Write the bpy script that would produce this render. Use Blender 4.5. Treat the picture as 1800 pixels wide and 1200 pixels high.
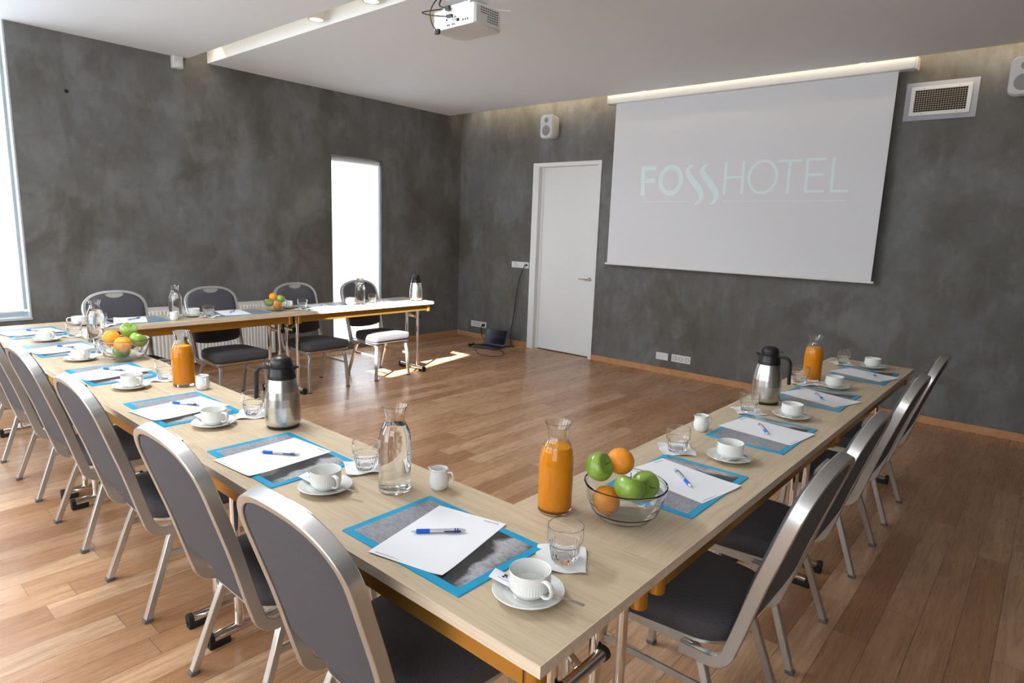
import bpy, math, random
from mathutils import Vector, Matrix
random.seed(7)
sc = bpy.context.scene
for o in list(bpy.data.objects):
    bpy.data.objects.remove(o)
COL = sc.collection

# ------------------------------------------------------------------ camera
RV = Vector((0.655, -0.754, 0.035)); UV = Vector((0.110, 0.141, 0.984)); FV = Vector((0.747, 0.641, -0.175))
def rot_from(yaw, pitch, roll):
    f = Vector((math.cos(pitch)*math.cos(yaw), math.cos(pitch)*math.sin(yaw), math.sin(pitch)))
    r0 = Vector((math.sin(yaw), -math.cos(yaw), 0)); u0 = r0.cross(f)
    r = r0*math.cos(roll)+u0*math.sin(roll); u = -r0*math.sin(roll)+u0*math.cos(roll)
    return Matrix((r, u, -f)).transposed()
cd = bpy.data.cameras.new('camera'); cam = bpy.data.objects.new('camera', cd); COL.objects.link(cam)
cd.sensor_width = 36; cd.lens = 1108.23/1800*36; cd.clip_start = .05
cam.matrix_world = Matrix.Translation((-0.807, -0.5981, 1.5035)) @ rot_from(.709, -.1764, .0356).to_4x4()
sc.camera = cam

# ------------------------------------------------------------------ world, sun, daylight, exposure
W = bpy.data.worlds.new('world'); sc.world = W; W.use_nodes = True
bgn = W.node_tree.nodes['Background']; bgn.inputs[0].default_value = (.86, .93, 1, 1); bgn.inputs[1].default_value = 9.0
sc.view_settings.view_transform = 'Standard'; sc.view_settings.look = 'None'
sc.view_settings.gamma = 1; sc.view_settings.use_curve_mapping = False
sc.view_settings.exposure = 0.45
def lamp(name, kind, loc, energy, color=(1, 1, 1), direction=None, **kw):
    l = bpy.data.lights.new(name, kind); l.energy = energy; l.color = color
    for k, v in kw.items(): setattr(l, k, v)
    o = bpy.data.objects.new(name, l); COL.objects.link(o); o.location = loc
    if direction: o.rotation_euler = Vector(direction).to_track_quat('-Z', 'Y').to_euler()
    return o
lamp('sun', 'SUN', (0, 0, 8), 42, (1, .95, .88), (1.12, .63, -1), angle=math.radians(.6))
for wy, we in ((-.9, 33), (1.5, 29), (3.9, 56)):      # daylight entering through the three windows of the left wall
    lamp('window_daylight', 'AREA', (-2.52, wy, 1.65), we, (.93, .97, 1), (1, .12, -.05), shape='RECTANGLE', size=1.9, size_y=2.2)
lamp('skylight_table_fill', 'AREA', (.135, 2.575, 3.18), 36, (.95, .98, 1), (0.1, -.15, -1), shape='RECTANGLE', size=1.5, size_y=.62)  # fill lamp added under the sky opening to brighten the tables
COVE = (1, .78, .52)
lamp('cove_strip_light', 'AREA', (5.195, 2.2, 3.07), 15, COVE, (1, 0, -.35), shape='RECTANGLE', size=6.6, size_y=.06)
lamp('slot_strip_light', 'AREA', (1.90, 2.4, 3.17), 3.4, (1, .84, .62), (1, 0, -.8), shape='RECTANGLE', size=6.4, size_y=.05)
lamp('slot_end_light', 'AREA', (1.88, 5.5, 3.05), .6, COVE, (.2, 1, -.7), shape='RECTANGLE', size=.15, size_y=.15)  # small warm lamp at the slot's far end, aimed at the back wall

for nm, loc, d, sx, sy in (('portal_back_window', (-.42, 5.88, 1.93), (0, -1, 0), 1.84, 2.5), ('portal_narrow_window', (3.76, 5.88, 1.18), (0, -1, 0), .68, 2.12), ('portal_skylight', (.135, 2.575, 3.31), (0, 0, -1), 1.53, .65)):
    lamp(nm, 'AREA', loc, 1, (1, 1, 1), d, shape='RECTANGLE', size=sx, size_y=sy).data.cycles.is_portal = True

# ------------------------------------------------------------------ materials
def mat(name, color=(.8, .8, .8), rough=.5, metal=0, spec=.5, trans=0, ior=1.45, emit=None, es=0, coat=0, sheen=0):
    m = bpy.data.materials.new(name); m.use_nodes = True
    b = m.node_tree.nodes['Principled BSDF']
    b.inputs['Base Color'].default_value = (*color, 1); b.inputs['Roughness'].default_value = rough
    b.inputs['Metallic'].default_value = metal; b.inputs['Specular IOR Level'].default_value = spec
    b.inputs['Transmission Weight'].default_value = trans; b.inputs['IOR'].default_value = ior
    b.inputs['Coat Weight'].default_value = coat; b.inputs['Sheen Weight'].default_value = sheen
    if emit: b.inputs['Emission Color'].default_value = (*emit, 1); b.inputs['Emission Strength'].default_value = es
    return m
class NT:
    def __init__(s, m): s.m = m; s.t = m.node_tree; s.b = s.t.nodes['Principled BSDF']
    def n(s, typ, **kw):
        x = s.t.nodes.new(typ)
        for k, v in kw.items():
            if k[0] == '_': x.inputs[k[1:].replace('_', ' ')].default_value = v
            else: setattr(x, k, v)
        return x
    def l(s, a, b): s.t.links.new(a, b)
    def math(s, op, a, b=None, c=None):
        x = s.n('ShaderNodeMath', operation=op)
        for i, v in enumerate((a, b, c)):
            if v is None: continue
            if isinstance(v, (int, float)): x.inputs[i].default_value = v
            else: s.l(v, x.inputs[i])
        return x.outputs[0]
    def ramp(s, fac, stops):
        r = s.n('ShaderNodeValToRGB'); e = r.color_ramp.elements
        while len(e) < len(stops): e.new(.5)
        for el, (p, c) in zip(e, stops):
            el.position = p; el.color = (*c, 1) if len(c) == 3 else c
        s.l(fac, r.inputs[0]); return r.outputs[0]
    def mix(s, fac, a, b, mode='MIX'):
        x = s.n('ShaderNodeMix', data_type='RGBA', blend_type=mode)
        for i, v in ((0, fac), (6, a), (7, b)):
            if isinstance(v, (int, float)): x.inputs[i].default_value = v
            elif isinstance(v, tuple): x.inputs[i].default_value = (*v, 1)
            else: s.l(v, x.inputs[i])
        return x.outputs[2]
    def coords(s, kind='Object', scale=(1, 1, 1), rot=(0, 0, 0)):
        c = s.n('ShaderNodeTexCoord'); m = s.n('ShaderNodeMapping')
        m.inputs['Scale'].default_value = scale; m.inputs['Rotation'].default_value = rot
        s.l(c.outputs[kind], m.inputs[0]); return m.outputs[0]
    def noise(s, vec, scale, detail=4, rough=.5, dist=0):
        x = s.n('ShaderNodeTexNoise'); x.inputs['Scale'].default_value = scale; x.inputs['Detail'].default_value = detail
        x.inputs['Roughness'].default_value = rough; x.inputs['Distortion'].default_value = dist
        s.l(vec, x.inputs['Vector']); return x.outputs[0]
    def bump(s, h, strength=.2, dist=.01):
        b = s.n('ShaderNodeBump'); b.inputs['Strength'].default_value = strength; b.inputs['Distance'].default_value = dist
        s.l(h, b.inputs['Height']); s.l(b.outputs[0], s.b.inputs['Normal'])

def concrete():
    m = mat('polished_concrete', rough=.55, spec=.35); N = NT(m)
    g = N.n('ShaderNodeNewGeometry').outputs['Position']
    mp = N.n('ShaderNodeMapping'); N.l(g, mp.inputs[0]); mp.inputs['Scale'].default_value = (1, 1, .75); v = mp.outputs[0]
    a = N.noise(v, .7, 5, .5, .3); b = N.noise(v, 1.9, 7, .58, .3); c = N.noise(v, 8, 5, .65, .2); e = N.noise(v, 1.5, 7, .62, .5)
    s1 = N.math('ADD', N.math('MULTIPLY', a, .40), N.math('MULTIPLY', b, .38)); s1 = N.math('ADD', s1, N.math('MULTIPLY', c, .30)); s1 = N.math('SUBTRACT', s1, .04)
    col = N.ramp(s1, [(.36, (.100, .096, .086)), (.46, (.136, .134, .124)), (.54, (.155, .159, .158)), (.66, (.215, .225, .227))])
    bl = N.ramp(e, [(.50, (0, 0, 0)), (.60, (1, 1, 1))]); br = N.ramp(N.noise(v, 4, 6, .65, .3), [(.42, (.35,)*3), (.6, (1, 1, 1))])
    col = N.mix(N.math('MULTIPLY', N.math('MULTIPLY', bl, br), .68), col, (.082, .076, .062))
    pl_ = N.ramp(N.noise(v, 2.2, 7, .6, .4), [(.54, (0, 0, 0)), (.68, (1, 1, 1))])
    col = N.mix(N.math('MULTIPLY', pl_, .42), col, (.26, .268, .268))
    m2 = N.n('ShaderNodeMapping'); N.l(g, m2.inputs[0]); m2.inputs['Scale'].default_value = (1, 1, .22)
    m2.inputs['Location'].default_value = (3, 9, 1)
    vs_ = N.ramp(N.noise(m2.outputs[0], 3.2, 7, .65, .3), [(.50, (0, 0, 0)), (.60, (1, 1, 1))])
    col = N.mix(N.math('MULTIPLY', vs_, .28), col, (.084, .079, .068))
    d = N.ramp(N.noise(v, 55, 2, .5), [(.76, (0, 0, 0)), (.80, (1, 1, 1))])
    col = N.mix(N.math('MULTIPLY', d, .12), col, (.3, .3, .29))
    N.l(col, N.b.inputs['Base Color'])
    N.l(N.ramp(b, [(.3, (.42,)*3), (.7, (.68,)*3)]), N.b.inputs['Roughness'])
    N.bump(s1, .12, .01); return m
def plank_floor():
    m = mat('oak_floor', rough=.3, spec=.5); N = NT(m)
    sp = N.n('ShaderNodeSeparateXYZ'); N.l(N.n('ShaderNodeNewGeometry').outputs['Position'], sp.inputs[0])
    X, Y = sp.outputs[0], sp.outputs[1]
    w = .122; row = N.math('FLOOR', N.math('DIVIDE', Y, w))
    wn = N.n('ShaderNodeTexWhiteNoise', noise_dimensions='1D'); N.l(row, wn.inputs['W'])
    xo = N.math('ADD', X, N.math('MULTIPLY', wn.outputs[0], 7.3)); ln = 1.15
    cell = N.math('FLOOR', N.math('DIVIDE', xo, ln))
    cb = N.n('ShaderNodeCombineXYZ'); N.l(row, cb.inputs[0]); N.l(cell, cb.inputs[1])
    w2 = N.n('ShaderNodeTexWhiteNoise', noise_dimensions='2D'); N.l(cb.outputs[0], w2.inputs['Vector'])
    r = w2.outputs[0]
    gv = N.n('ShaderNodeCombineXYZ'); N.l(N.math('MULTIPLY', X, .9), gv.inputs[0]); N.l(N.math('MULTIPLY', Y, 9), gv.inputs[1]); N.l(N.math('MULTIPLY', r, 31), gv.inputs[2])
    g1 = N.noise(gv.outputs[0], 2.4, 8, .65, 1.6)
    gv2 = N.n('ShaderNodeCombineXYZ'); N.l(N.math('MULTIPLY', X, 3), gv2.inputs[0]); N.l(N.math('MULTIPLY', Y, 60), gv2.inputs[1]); N.l(N.math('MULTIPLY', r, 11), gv2.inputs[2])
    g2 = N.noise(gv2.outputs[0], 2.5, 5, .7, .8)
    base = N.ramp(r, [(0, (.37, .185, .085)), (.3, (.47, .255, .13)), (.7, (.56, .33, .18)), (1, (.66, .43, .26))])
    col = N.mix(N.ramp(g1, [(.3, (.75,)*3), (.62, (0, 0, 0))]), base, (.30, .145, .068))
    rg = N.math('ABSOLUTE', N.math('SINE', N.math('MULTIPLY', g1, 42)))
    fl = N.math('MULTIPLY', N.ramp(rg, [(0, (1, 1, 1)), (.22, (0, 0, 0))]), N.ramp(g2, [(.45, (0, 0, 0)), (.62, (1, 1, 1))]))
    col = N.mix(N.math('MULTIPLY', fl, .45), col, (.72, .62, .52))
    fy = N.math('FRACT', N.math('DIVIDE', Y, w)); fx = N.math('FRACT', N.math('DIVIDE', xo, ln))
    gap = N.math('MAXIMUM', N.math('MAXIMUM', N.math('LESS_THAN', fy, .012), N.math('GREATER_THAN', fy, .988)), N.math('LESS_THAN', fx, .0022))
    col = N.mix(N.math('MULTIPLY', gap, .7), col, (.09, .042, .02))
    N.l(col, N.b.inputs['Base Color'])
    N.l(N.ramp(g2, [(.3, (.22,)*3), (.7, (.36,)*3)]), N.b.inputs['Roughness'])
    N.bump(N.math('SUBTRACT', N.math('MULTIPLY', g2, .12), gap), .12, .003); return m
def wood(name, c1, c2, c3, sc_=(2.2, 34, 34), rough=.42):
    m = mat(name, rough=rough, spec=.4); N = NT(m)
    v = N.coords('Object', sc_); a = N.noise(v, 1.6, 8, .65, .7); b = N.noise(N.coords('Object', (6, 190, 190)), 1.6, 4, .6)
    s = N.math('ADD', N.math('MULTIPLY', a, .62), N.math('MULTIPLY', b, .38))
    N.l(N.ramp(s, [(.32, c1), (.5, c2), (.66, c3)]), N.b.inputs['Base Color']); N.bump(b, .04, .001); return m
def fabric(name, dark, light, scale=1100, sheen=.25):
    m = mat(name, rough=.9, spec=.2, sheen=sheen); N = NT(m)
    N.b.inputs['Sheen Roughness'].default_value = .5
    w = N.n('ShaderNodeTexWave', wave_type='BANDS', bands_direction='DIAGONAL'); w.inputs['Scale'].default_value = scale/6.28/2
    w.inputs['Distortion'].default_value = .6; w.inputs['Detail'].default_value = 1
    N.l(N.coords(), w.inputs['Vector']); n = N.noise(N.coords(), 260, 3, .6)
    f = N.math('ADD', N.math('MULTIPLY', w.outputs[1], .7), N.math('MULTIPLY', n, .3))
    N.l(N.ramp(f, [(.25, dark), (.75, light)]), N.b.inputs['Base Color']); N.bump(f, .25, .0008); return m
def brushed(name, color, rough=.3, vertical=True):
    m = mat(name, color, rough, 1); N = NT(m)
    n = N.noise(N.coords('Object', (400, 400, 6) if not vertical else (180, 180, 3)), 1.2, 3, .6)
    N.l(N.ramp(n, [(.3, (rough*.75,)*3), (.7, (rough*1.3,)*3)]), N.b.inputs['Roughness'])
    N.l(N.ramp(n, [(.3, tuple(c*.85 for c in color)), (.7, color)]), N.b.inputs['Base Color']); return m
def apple_mat():
    m = mat('apple_skin', rough=.28, spec=.5, coat=.3); N = NT(m)
    a = N.noise(N.coords(), 22, 3, .5); b = N.noise(N.coords(), 240, 2, .5)
    col = N.ramp(a, [(.3, (.17, .31, .03)), (.7, (.30, .45, .08))])
    col = N.mix(N.math('MULTIPLY', N.ramp(b, [(.62, (0, 0, 0)), (.7, (1, 1, 1))]), .35), col, (.55, .68, .3))
    N.l(col, N.b.inputs['Base Color']); N.b.inputs['Subsurface Weight'].default_value = .1; N.b.inputs['Subsurface Radius'].default_value = (.01, .012, .004); return m
def orange_mat():
    m = mat('orange_peel', rough=.42, spec=.45); N = NT(m)
    a = N.noise(N.coords(), 18, 2, .5)
    N.l(N.ramp(a, [(.3, (.86, .27, .02)), (.7, (.98, .40, .035))]), N.b.inputs['Base Color'])
    v = N.n('ShaderNodeTexVoronoi'); v.inputs['Scale'].default_value = 420; N.l(N.coords(), v.inputs['Vector'])
    N.bump(v.outputs[0], .3, .001); return m
def print_mat():
    # monochrome landscape print: pale sky, dark ridge, pale foreground
    m = mat('landscape_print', rough=.38, spec=.4); N = NT(m)
    v = N.coords(); sp = N.n('ShaderNodeSeparateXYZ'); N.l(v, sp.inputs[0])
    n1 = N.noise(v, 9, 5, .6, .4); n2 = N.noise(N.coords('Object', (1, 3.2, 1), (0, 0, .5)), 42, 6, .7, 1.0)
    h = N.math('ADD', sp.outputs[0], N.math('MULTIPLY', N.math('SUBTRACT', n1, .5), .16))
    h = N.math('ADD', h, N.math('MULTIPLY', sp.outputs[1], .35))
    base = N.ramp(N.math('ADD', N.math('MULTIPLY', h, 2.2), .5), [(.0, (.34, .345, .37)), (.44, (.27, .275, .30)), (.60, (.19, .19, .2)), (.68, (.025, .025, .027)), (.80, (.045, .045, .047)), (.86, (.46, .46, .48)), (.95, (.30, .3, .31)), (1, (.05, .05, .055))])
    tex = N.ramp(n2, [(.3, (.45,)*3), (.7, (1.35,)*3)])
    N.l(N.mix(.75, base, tex, 'MULTIPLY'), N.b.inputs['Base Color']); return m
def thin_glass(name, tint=(1, 1, 1), ior=1.45):
    m = bpy.data.materials.new(name); m.use_nodes = True; t = m.node_tree; t.nodes.clear()
    o = t.nodes.new('ShaderNodeOutputMaterial'); mx = t.nodes.new('ShaderNodeMixShader'); f = t.nodes.new('ShaderNodeFresnel')
    f.inputs[0].default_value = ior; tr = t.nodes.new('ShaderNodeBsdfTransparent'); gl = t.nodes.new('ShaderNodeBsdfGlossy')
    gl.inputs['Roughness'].default_value = .01; tr.inputs[0].default_value = (*tint, 1)
    t.links.new(f.outputs[0], mx.inputs[0]); t.links.new(tr.outputs[0], mx.inputs[1]); t.links.new(gl.outputs[0], mx.inputs[2]); t.links.new(mx.outputs[0], o.inputs[0])
    return m
def blind_mat(name='roller_blind_fabric', k=.8):
    m = bpy.data.materials.new(name); m.use_nodes = True; t = m.node_tree; t.nodes.clear()
    o = t.nodes.new('ShaderNodeOutputMaterial'); mx = t.nodes.new('ShaderNodeMixShader'); mx.inputs[0].default_value = k
    a = t.nodes.new('ShaderNodeBsdfDiffuse'); a.inputs[0].default_value = (.85, .86, .87, 1); b = t.nodes.new('ShaderNodeBsdfTranslucent'); b.inputs[0].default_value = (.95, .96, .97, 1)
    t.links.new(a.outputs[0], mx.inputs[1]); t.links.new(b.outputs[0], mx.inputs[2]); t.links.new(mx.outputs[0], o.inputs[0]); return m

MT = dict(
    concrete=concrete(), floor=plank_floor(),
    paint=mat('ceiling_paint', (.775, .81, .84), .85, spec=.2), white=mat('white_paint', (.77, .785, .79), .4),
    slotpaint=mat('slot_paint', (.82, .79, .72), .8, spec=.2),
    oak=wood('table_oak', (.46, .35, .225), (.585, .465, .315), (.66, .54, .385)),
    edge=wood('table_edge_oak', (.58, .45, .32), (.70, .57, .43), (.78, .67, .53)),
    base=wood('oak_baseboard', (.42, .20, .09), (.52, .26, .12), (.6, .32, .16), (2, 8, 8), .5),
    gold=mat('bronze_steel', (.58, .31, .06), .33, .85), chrome=mat('chrome', (.88, .88, .88), .07, 1),
    alu=mat('silver_frame', (.60, .60, .59), .33, .85), black=mat('black_plastic', (.012, .012, .013), .35), rubber=mat('black_rubber', (.015, .015, .015), .7),
    fab=fabric('charcoal_fabric', (.010, .0105, .017), (.150, .143, .155), scale=1800, sheen=.04), steel=mat('brushed_steel', (.62, .60, .57), .27, 1),
    china=mat('white_porcelain', (.80, .81, .78), .12, spec=.6, coat=.4), paper=mat('white_paper', (.86, .87, .90), .8, spec=.2),
    napkin=mat('napkin_paper', (.83, .83, .83), .95, spec=.1), mblue=mat('mat_blue', (.0, .34, .60), .35), print=print_mat(),
    ink=mat('grey_ink', (.25, .26, .3), .8), darkink=mat('dark_ink', (.02, .02, .06), .7),
    penblue=mat('pen_blue', (.0, .13, .75), .3), pennavy=mat('pen_navy', (.01, .02, .16), .3), pensilver=mat('pen_silver', (.6, .62, .66), .3, .4),
    glass=mat('clear_glass', (1, 1, 1), .0, trans=1, ior=1.46), bowlglass=mat('bowl_glass', (.97, .99, 1), .0, trans=1, ior=1.46),
    water=mat('water', (1, 1, 1), 0, trans=1, ior=1.33), juice=mat('orange_juice', (1, .40, .01), .6, spec=.1),
    apple=apple_mat(), orange=orange_mat(), stem=mat('brown_stem', (.07, .045, .02), .8),
    pane=thin_glass('window_glass'), blind=blind_mat(), denseblind=blind_mat('light_block_blind_fabric', .12), wframe=mat('window_frame_grey', (.42, .46, .48), .4), reveal=mat('concrete_reveal', (.07, .075, .08), .6), grille=mat('speaker_mesh', (.30, .31, .32), .6),
    rad=mat('radiator_enamel', (.78, .77, .73), .4), plastic=mat('white_plastic', (.68, .69, .69), .35), dplast=mat('grey_plastic', (.12, .12, .13), .5),
    vent=mat('vent_metal', (.72, .73, .76), .5), ventback=mat('duct_shade', (.012, .011, .01), .8), ventgrid=mat('vent_grid', (.42, .37, .28), .5, .3), ventplate=mat('vent_plate', (.42, .44, .50), .6),
    screen=mat('projection_screen', (.75, .77, .80), .75, spec=.2), logo=mat('painted_projection_letters', (.78, .92, .93), .75, spec=.2),
    lap=mat('laptop_shell', (.03, .03, .035), .35), lapscr=mat('laptop_screen', (.003, .003, .012), .15), lapkey=mat('laptop_keys', (.012, .012, .014), .5),
    cable=mat('black_cable', (.01, .01, .012), .5), cblue=mat('navy_cable', (.012, .015, .05), .5), yellow=mat('yellow_tag', (.8, .6, .08), .6), purple=mat('violet_port', (.12, .09, .4), .5),
    warm=mat('warm_lamp', (1, .85, .75), .4, emit=(1, .78, .62), es=1.1), screw=mat('screw_metal', (.3, .3, .3), .4, .8),
)

# ------------------------------------------------------------------ mesh helpers
class MB:
    def __init__(s): s.v = []; s.f = []
    def add(s, vs, fs, M=None):
        b = len(s.v)
        s.v += [tuple(M @ Vector(v)) if M else tuple(v) for v in vs]; s.f += [tuple(b+i for i in f) for f in fs]; return s
    def box(s, x0, x1, y0, y1, z0, z1, M=None, bev=0):
        if bev:
            pts = rrect(x1-x0, y1-y0, bev, 3); cx, cy = (x0+x1)/2, (y0+y1)/2; e = min(bev*.5, (z1-z0)*.3)
            lay = [(z0, 1, e), (z0+e, 0, 0), (z1-e, 0, 0), (z1, 1, e)]; n = len(pts); vs = []; fs = []
            for z, _, d in lay:
                for (x, y) in pts:
                    l = 1-d/max(1e-6, math.hypot(x, y)); vs.append((cx+x*l, cy+y*l, z))
            for k in range(3):
                for i in range(n):
                    j = (i+1) % n; fs.append((k*n+i, k*n+j, (k+1)*n+j, (k+1)*n+i))
            fs.append(tuple(range(n))[::-1]); fs.append(tuple(3*n+i for i in range(n))); return s.add(vs, fs, M)
        v = [(x0, y0, z0), (x1, y0, z0), (x1, y1, z0), (x0, y1, z0), (x0, y0, z1), (x1, y0, z1), (x1, y1, z1), (x0, y1, z1)]
        return s.add(v, [(3, 2, 1, 0), (4, 5, 6, 7), (0, 1, 5, 4), (1, 2, 6, 5), (2, 3, 7, 6), (3, 0, 4, 7)], M)
    def lathe(s, prof, n=32, M=None, mod=None):
        vs = []; fs = []; idx = []; q = [prof[0]]
        for (ra, za), (rb_, zb_) in zip(prof, prof[1:]):      # short holding segments keep long walls flat-shaded
            d = math.hypot(rb_-ra, zb_-za)
            if d > .0035:
                for t in (.0006/d, 1-.0006/d): q.append((ra+(rb_-ra)*t, za+(zb_-za)*t))
            q.append((rb_, zb_))
        prof = q
        for k, (r, z) in enumerate(prof):
            if r < 1e-6: idx.append([len(vs)]*n); vs.append((0, 0, z)); continue
            row = []
            for i in range(n):
                a = 2*math.pi*i/n; rr = r*(mod(a, z, r) if mod else 1); row.append(len(vs)); vs.append((rr*math.cos(a), rr*math.sin(a), z))
            idx.append(row)
        for k in range(len(prof)-1):
            A, B = idx[k], idx[k+1]
            for i in range(n):
                j = (i+1) % n; q = [A[i], A[j], B[j], B[i]]; u = []
                for x in q:
                    if x not in u: u.append(x)
                if len(u) > 2: fs.append(tuple(u))
        return s.add(vs, fs, M)
    def sweep(s, pts, w, h, normal=None, closed=False, M=None, bev=.25, nseg=None, scale=None):
        """section w (across) x h (along normal); round tube if nseg"""
        P = [Vector(p) for p in pts]; n = len(P); sec = []
        if nseg: sec = [(w/2*math.cos(2*math.pi*i/nseg), h/2*math.sin(2*math.pi*i/nseg)) for i in range(nseg)]
        else:
            b = min(w, h)*bev
            for sx, sy in ((1, 1), (-1, 1), (-1, -1), (1, -1)):
                c = [(sx*(w/2), sy*(h/2-b)), (sx*(w/2-b), sy*(h/2))]
                sec += c if sx*sy > 0 else c[::-1]
        vs = []; fs = []; m = len(sec); pu = None
        for i in range(n):
            if closed: T = (P[(i+1) % n]-P[i-1]).normalized()
            else: T = (P[min(i+1, n-1)]-P[max(i-1, 0)]).normalized()
            if normal is None:
                if pu is None:
                    u = Vector((0, 0, 1)) if abs(T.z) < .9 else Vector((1, 0, 0))
                else: u = pu
            else: u = Vector(normal[i] if isinstance(normal, list) else normal)
            u = (u-T*u.dot(T)).normalized(); pu = u; b = T.cross(u); k = scale[i] if scale else 1
            for x, y in sec: vs.append(P[i]+b*x*k+u*y*k)
        for i in range(n if closed else n-1):
            j = (i+1) % n
            for a in range(m):
                c = (a+1) % m; fs.append((i*m+a, i*m+c, j*m+c, j*m+a))
        if not closed: fs.append(tuple(range(m))[::-1]); fs.append(tuple((n-1)*m+a for a in range(m)))
        return s.add(vs, fs, M)
    def tube(s, pts, r, seg=10, closed=False, M=None): return s.sweep(pts, 2*r, 2*r, closed=closed, M=M, nseg=seg)
    def slab(s, pts, z0, z1, M=None, e=0):
        n = len(pts); cx = sum(p[0] for p in pts)/n; cy = sum(p[1] for p in pts)/n
        lay = [(z0, e), (z0+e, 0), (z1-e, 0), (z1, e)] if e else [(z0, 0), (z1, 0)]; vs = []; fs = []
        for z, d in lay:
            for x, y in pts:
                l = 1-d/max(1e-6, math.hypot(x-cx, y-cy)); vs.append((cx+(x-cx)*l, cy+(y-cy)*l, z))
        for k in range(len(lay)-1):
            for i in range(n):
                j = (i+1) % n; fs.append((k*n+i, k*n+j, (k+1)*n+j, (k+1)*n+i))
        fs.append(tuple(range(n))[::-1]); fs.append(tuple((len(lay)-1)*n+i for i in range(n))); return s.add(vs, fs, M)
    def build(s, name, material, parent=None, ang=35, loc=None, rot=None):
        me = bpy.data.meshes.new(name); me.from_pydata(s.v, [], s.f); me.validate(); me.update()
        import bmesh
        bm = bmesh.new(); bm.from_mesh(me); bmesh.ops.recalc_face_normals(bm, faces=bm.faces); bm.to_mesh(me); bm.free()
        me.shade_smooth(); me.set_sharp_from_angle(angle=math.radians(ang))
        me.materials.append(MT[material]); o = bpy.data.objects.new(name, me); COL.objects.link(o)
        if parent: o.parent = parent
        if loc: o.location = loc
        if rot: o.rotation_euler = rot
        return o
def rrect(w, h, r, n=5, r2=None):
    pts = []; 
    for cx, cy, a0, rr in ((w/2, h/2, 0, r), (-w/2, h/2, 90, r), (-w/2, -h/2, 180, r2 or r), (w/2, -h/2, 270, r2 or r)):
        sx = 1 if cx > 0 else -1; sy = 1 if cy > 0 else -1
        for i in range(n+1):
            a = math.radians(a0+90*i/n); pts.append((cx-sx*rr+rr*math.cos(a), cy-sy*rr+rr*math.sin(a)))
    return pts
def bez(pts, n=24):
    """Catmull-Rom through points"""
    P = [Vector(p) for p in pts]; P = [P[0]*2-P[1]]+P+[P[-1]*2-P[-2]]; out = []; segs = len(P)-3; per = max(2, n//segs)
    for i in range(segs):
        a, b, c, d = P[i:i+4]
        for k in range(per):
            t = k/per; out.append(.5*((2*b)+(c-a)*t+(2*a-5*b+4*c-d)*t*t+(3*b-a-3*c+d)*t**3))
    out.append(P[-2]); return out
def ry(a): return Matrix.Rotation(a, 4, 'Y')
def rx(a): return Matrix.Rotation(a, 4, 'X')
def rz(a): return Matrix.Rotation(a, 4, 'Z')
def T(x, y, z): return Matrix.Translation((x, y, z))
def tag(o, label=None, cat=None, group=None, kind=None):
    for k, v in (('label', label), ('category', cat), ('group', group), ('kind', kind)):
        if v: o[k] = v
    return o
def thing(name, label, cat, loc=(0, 0, 0), rot=0, group=None):
    o = bpy.data.objects.new(name, None); COL.objects.link(o); o.location = loc; o.rotation_euler = (0, 0, rot); o.empty_display_size = .05
    return tag(o, label, cat, group)
KIDS = {}
def dup(root, loc, rot, label=None, group=None):
    def cp(o, par):
        c = o.copy(); COL.objects.link(c)
        if par: c.parent = par
        for k in [x for x in bpy.data.objects if x.parent == o]: cp(k, c)
        return c
    r = cp(root, None); r.location = loc
    r.rotation_euler = rot if isinstance(rot, tuple) else (0, 0, rot)
    if label: r['label'] = label.replace('farthest to the', 'farthest from the')
    if group: r['group'] = group
    return r
class Proto:
    """first placement moves the prototype itself, later ones copy it"""
    def __init__(s, root): s.r = root; s.used = False
    def put(s, loc, rot=0, label=None, group=None):
        if not s.used:
            s.used = True; r = s.r; r.location = loc; r.rotation_euler = rot if isinstance(rot, tuple) else (0, 0, rot)
            if label: r['label'] = label
            if group: r['group'] = group
            return r
        return dup(s.r, loc, rot, label, group)
def text_mesh(body, size, material, parent, name, loc, rot, extrude=.0002, align='LEFT'):
    c = bpy.data.curves.new(name, 'FONT'); c.body = body; c.size = size; c.extrude = extrude; c.align_x = align
    o = bpy.data.objects.new(name, c); COL.objects.link(o); bpy.context.view_layer.update()
    me = bpy.data.meshes.new_from_object(o.evaluated_get(bpy.context.evaluated_depsgraph_get()))
    bpy.data.objects.remove(o); me.materials.clear(); me.materials.append(MT[material])
    n = bpy.data.objects.new(name, me); COL.objects.link(n); n.parent = parent; n.location = loc; n.rotation_euler = rot; return n
def st(name, mb, material, parent=None, **kw):
    o = mb.build(name, material, parent, **kw)
    if not parent: o['kind'] = 'structure'
    return o

# ------------------------------------------------------------------ room shell
XC, YB, XL, YF, H = 5.441, 5.794, -2.6, -3.4, 2.947
SH = 3.25
st('floor', MB().box(XL-.3, XC+.3, YF-.3, YB+.3, -.1, 0), 'floor')
wb = MB()
y0, y1 = YB, YB+.3
wb.box(XL-.3, -1.35, y0, y1, 0, SH).box(-1.35, .517, y0, y1, 0, .64).box(.517, 3.40, y0, y1, 0, SH)
wb.box(3.40, 4.115, y0, y1, 0, .10).box(3.40, 4.115, y0, y1, 2.262, SH).box(4.115, XC+.3, y0, y1, 0, SH)
st('wall_back', wb, 'concrete')
st('wall_right', MB().box(XC, XC+.3, YF, 3.50, 0, SH).box(XC, XC+.3, 3.50, 4.50, 2.304, SH).box(XC, XC+.3, 4.50, YB, 0, SH).box(XC+.2, XC+.3, 3.5, 4.5, 0, 2.31), 'concrete')
st('wall_front', MB().box(XL-.3, XC+.3, YF-.3, YF, 0, SH), 'concrete')
wl = MB(); x0, x1 = XL-.3, XL
wl.box(x0, x1, YF, YB, 0, .5).box(x0, x1, YF, YB, 2.8, SH)
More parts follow.
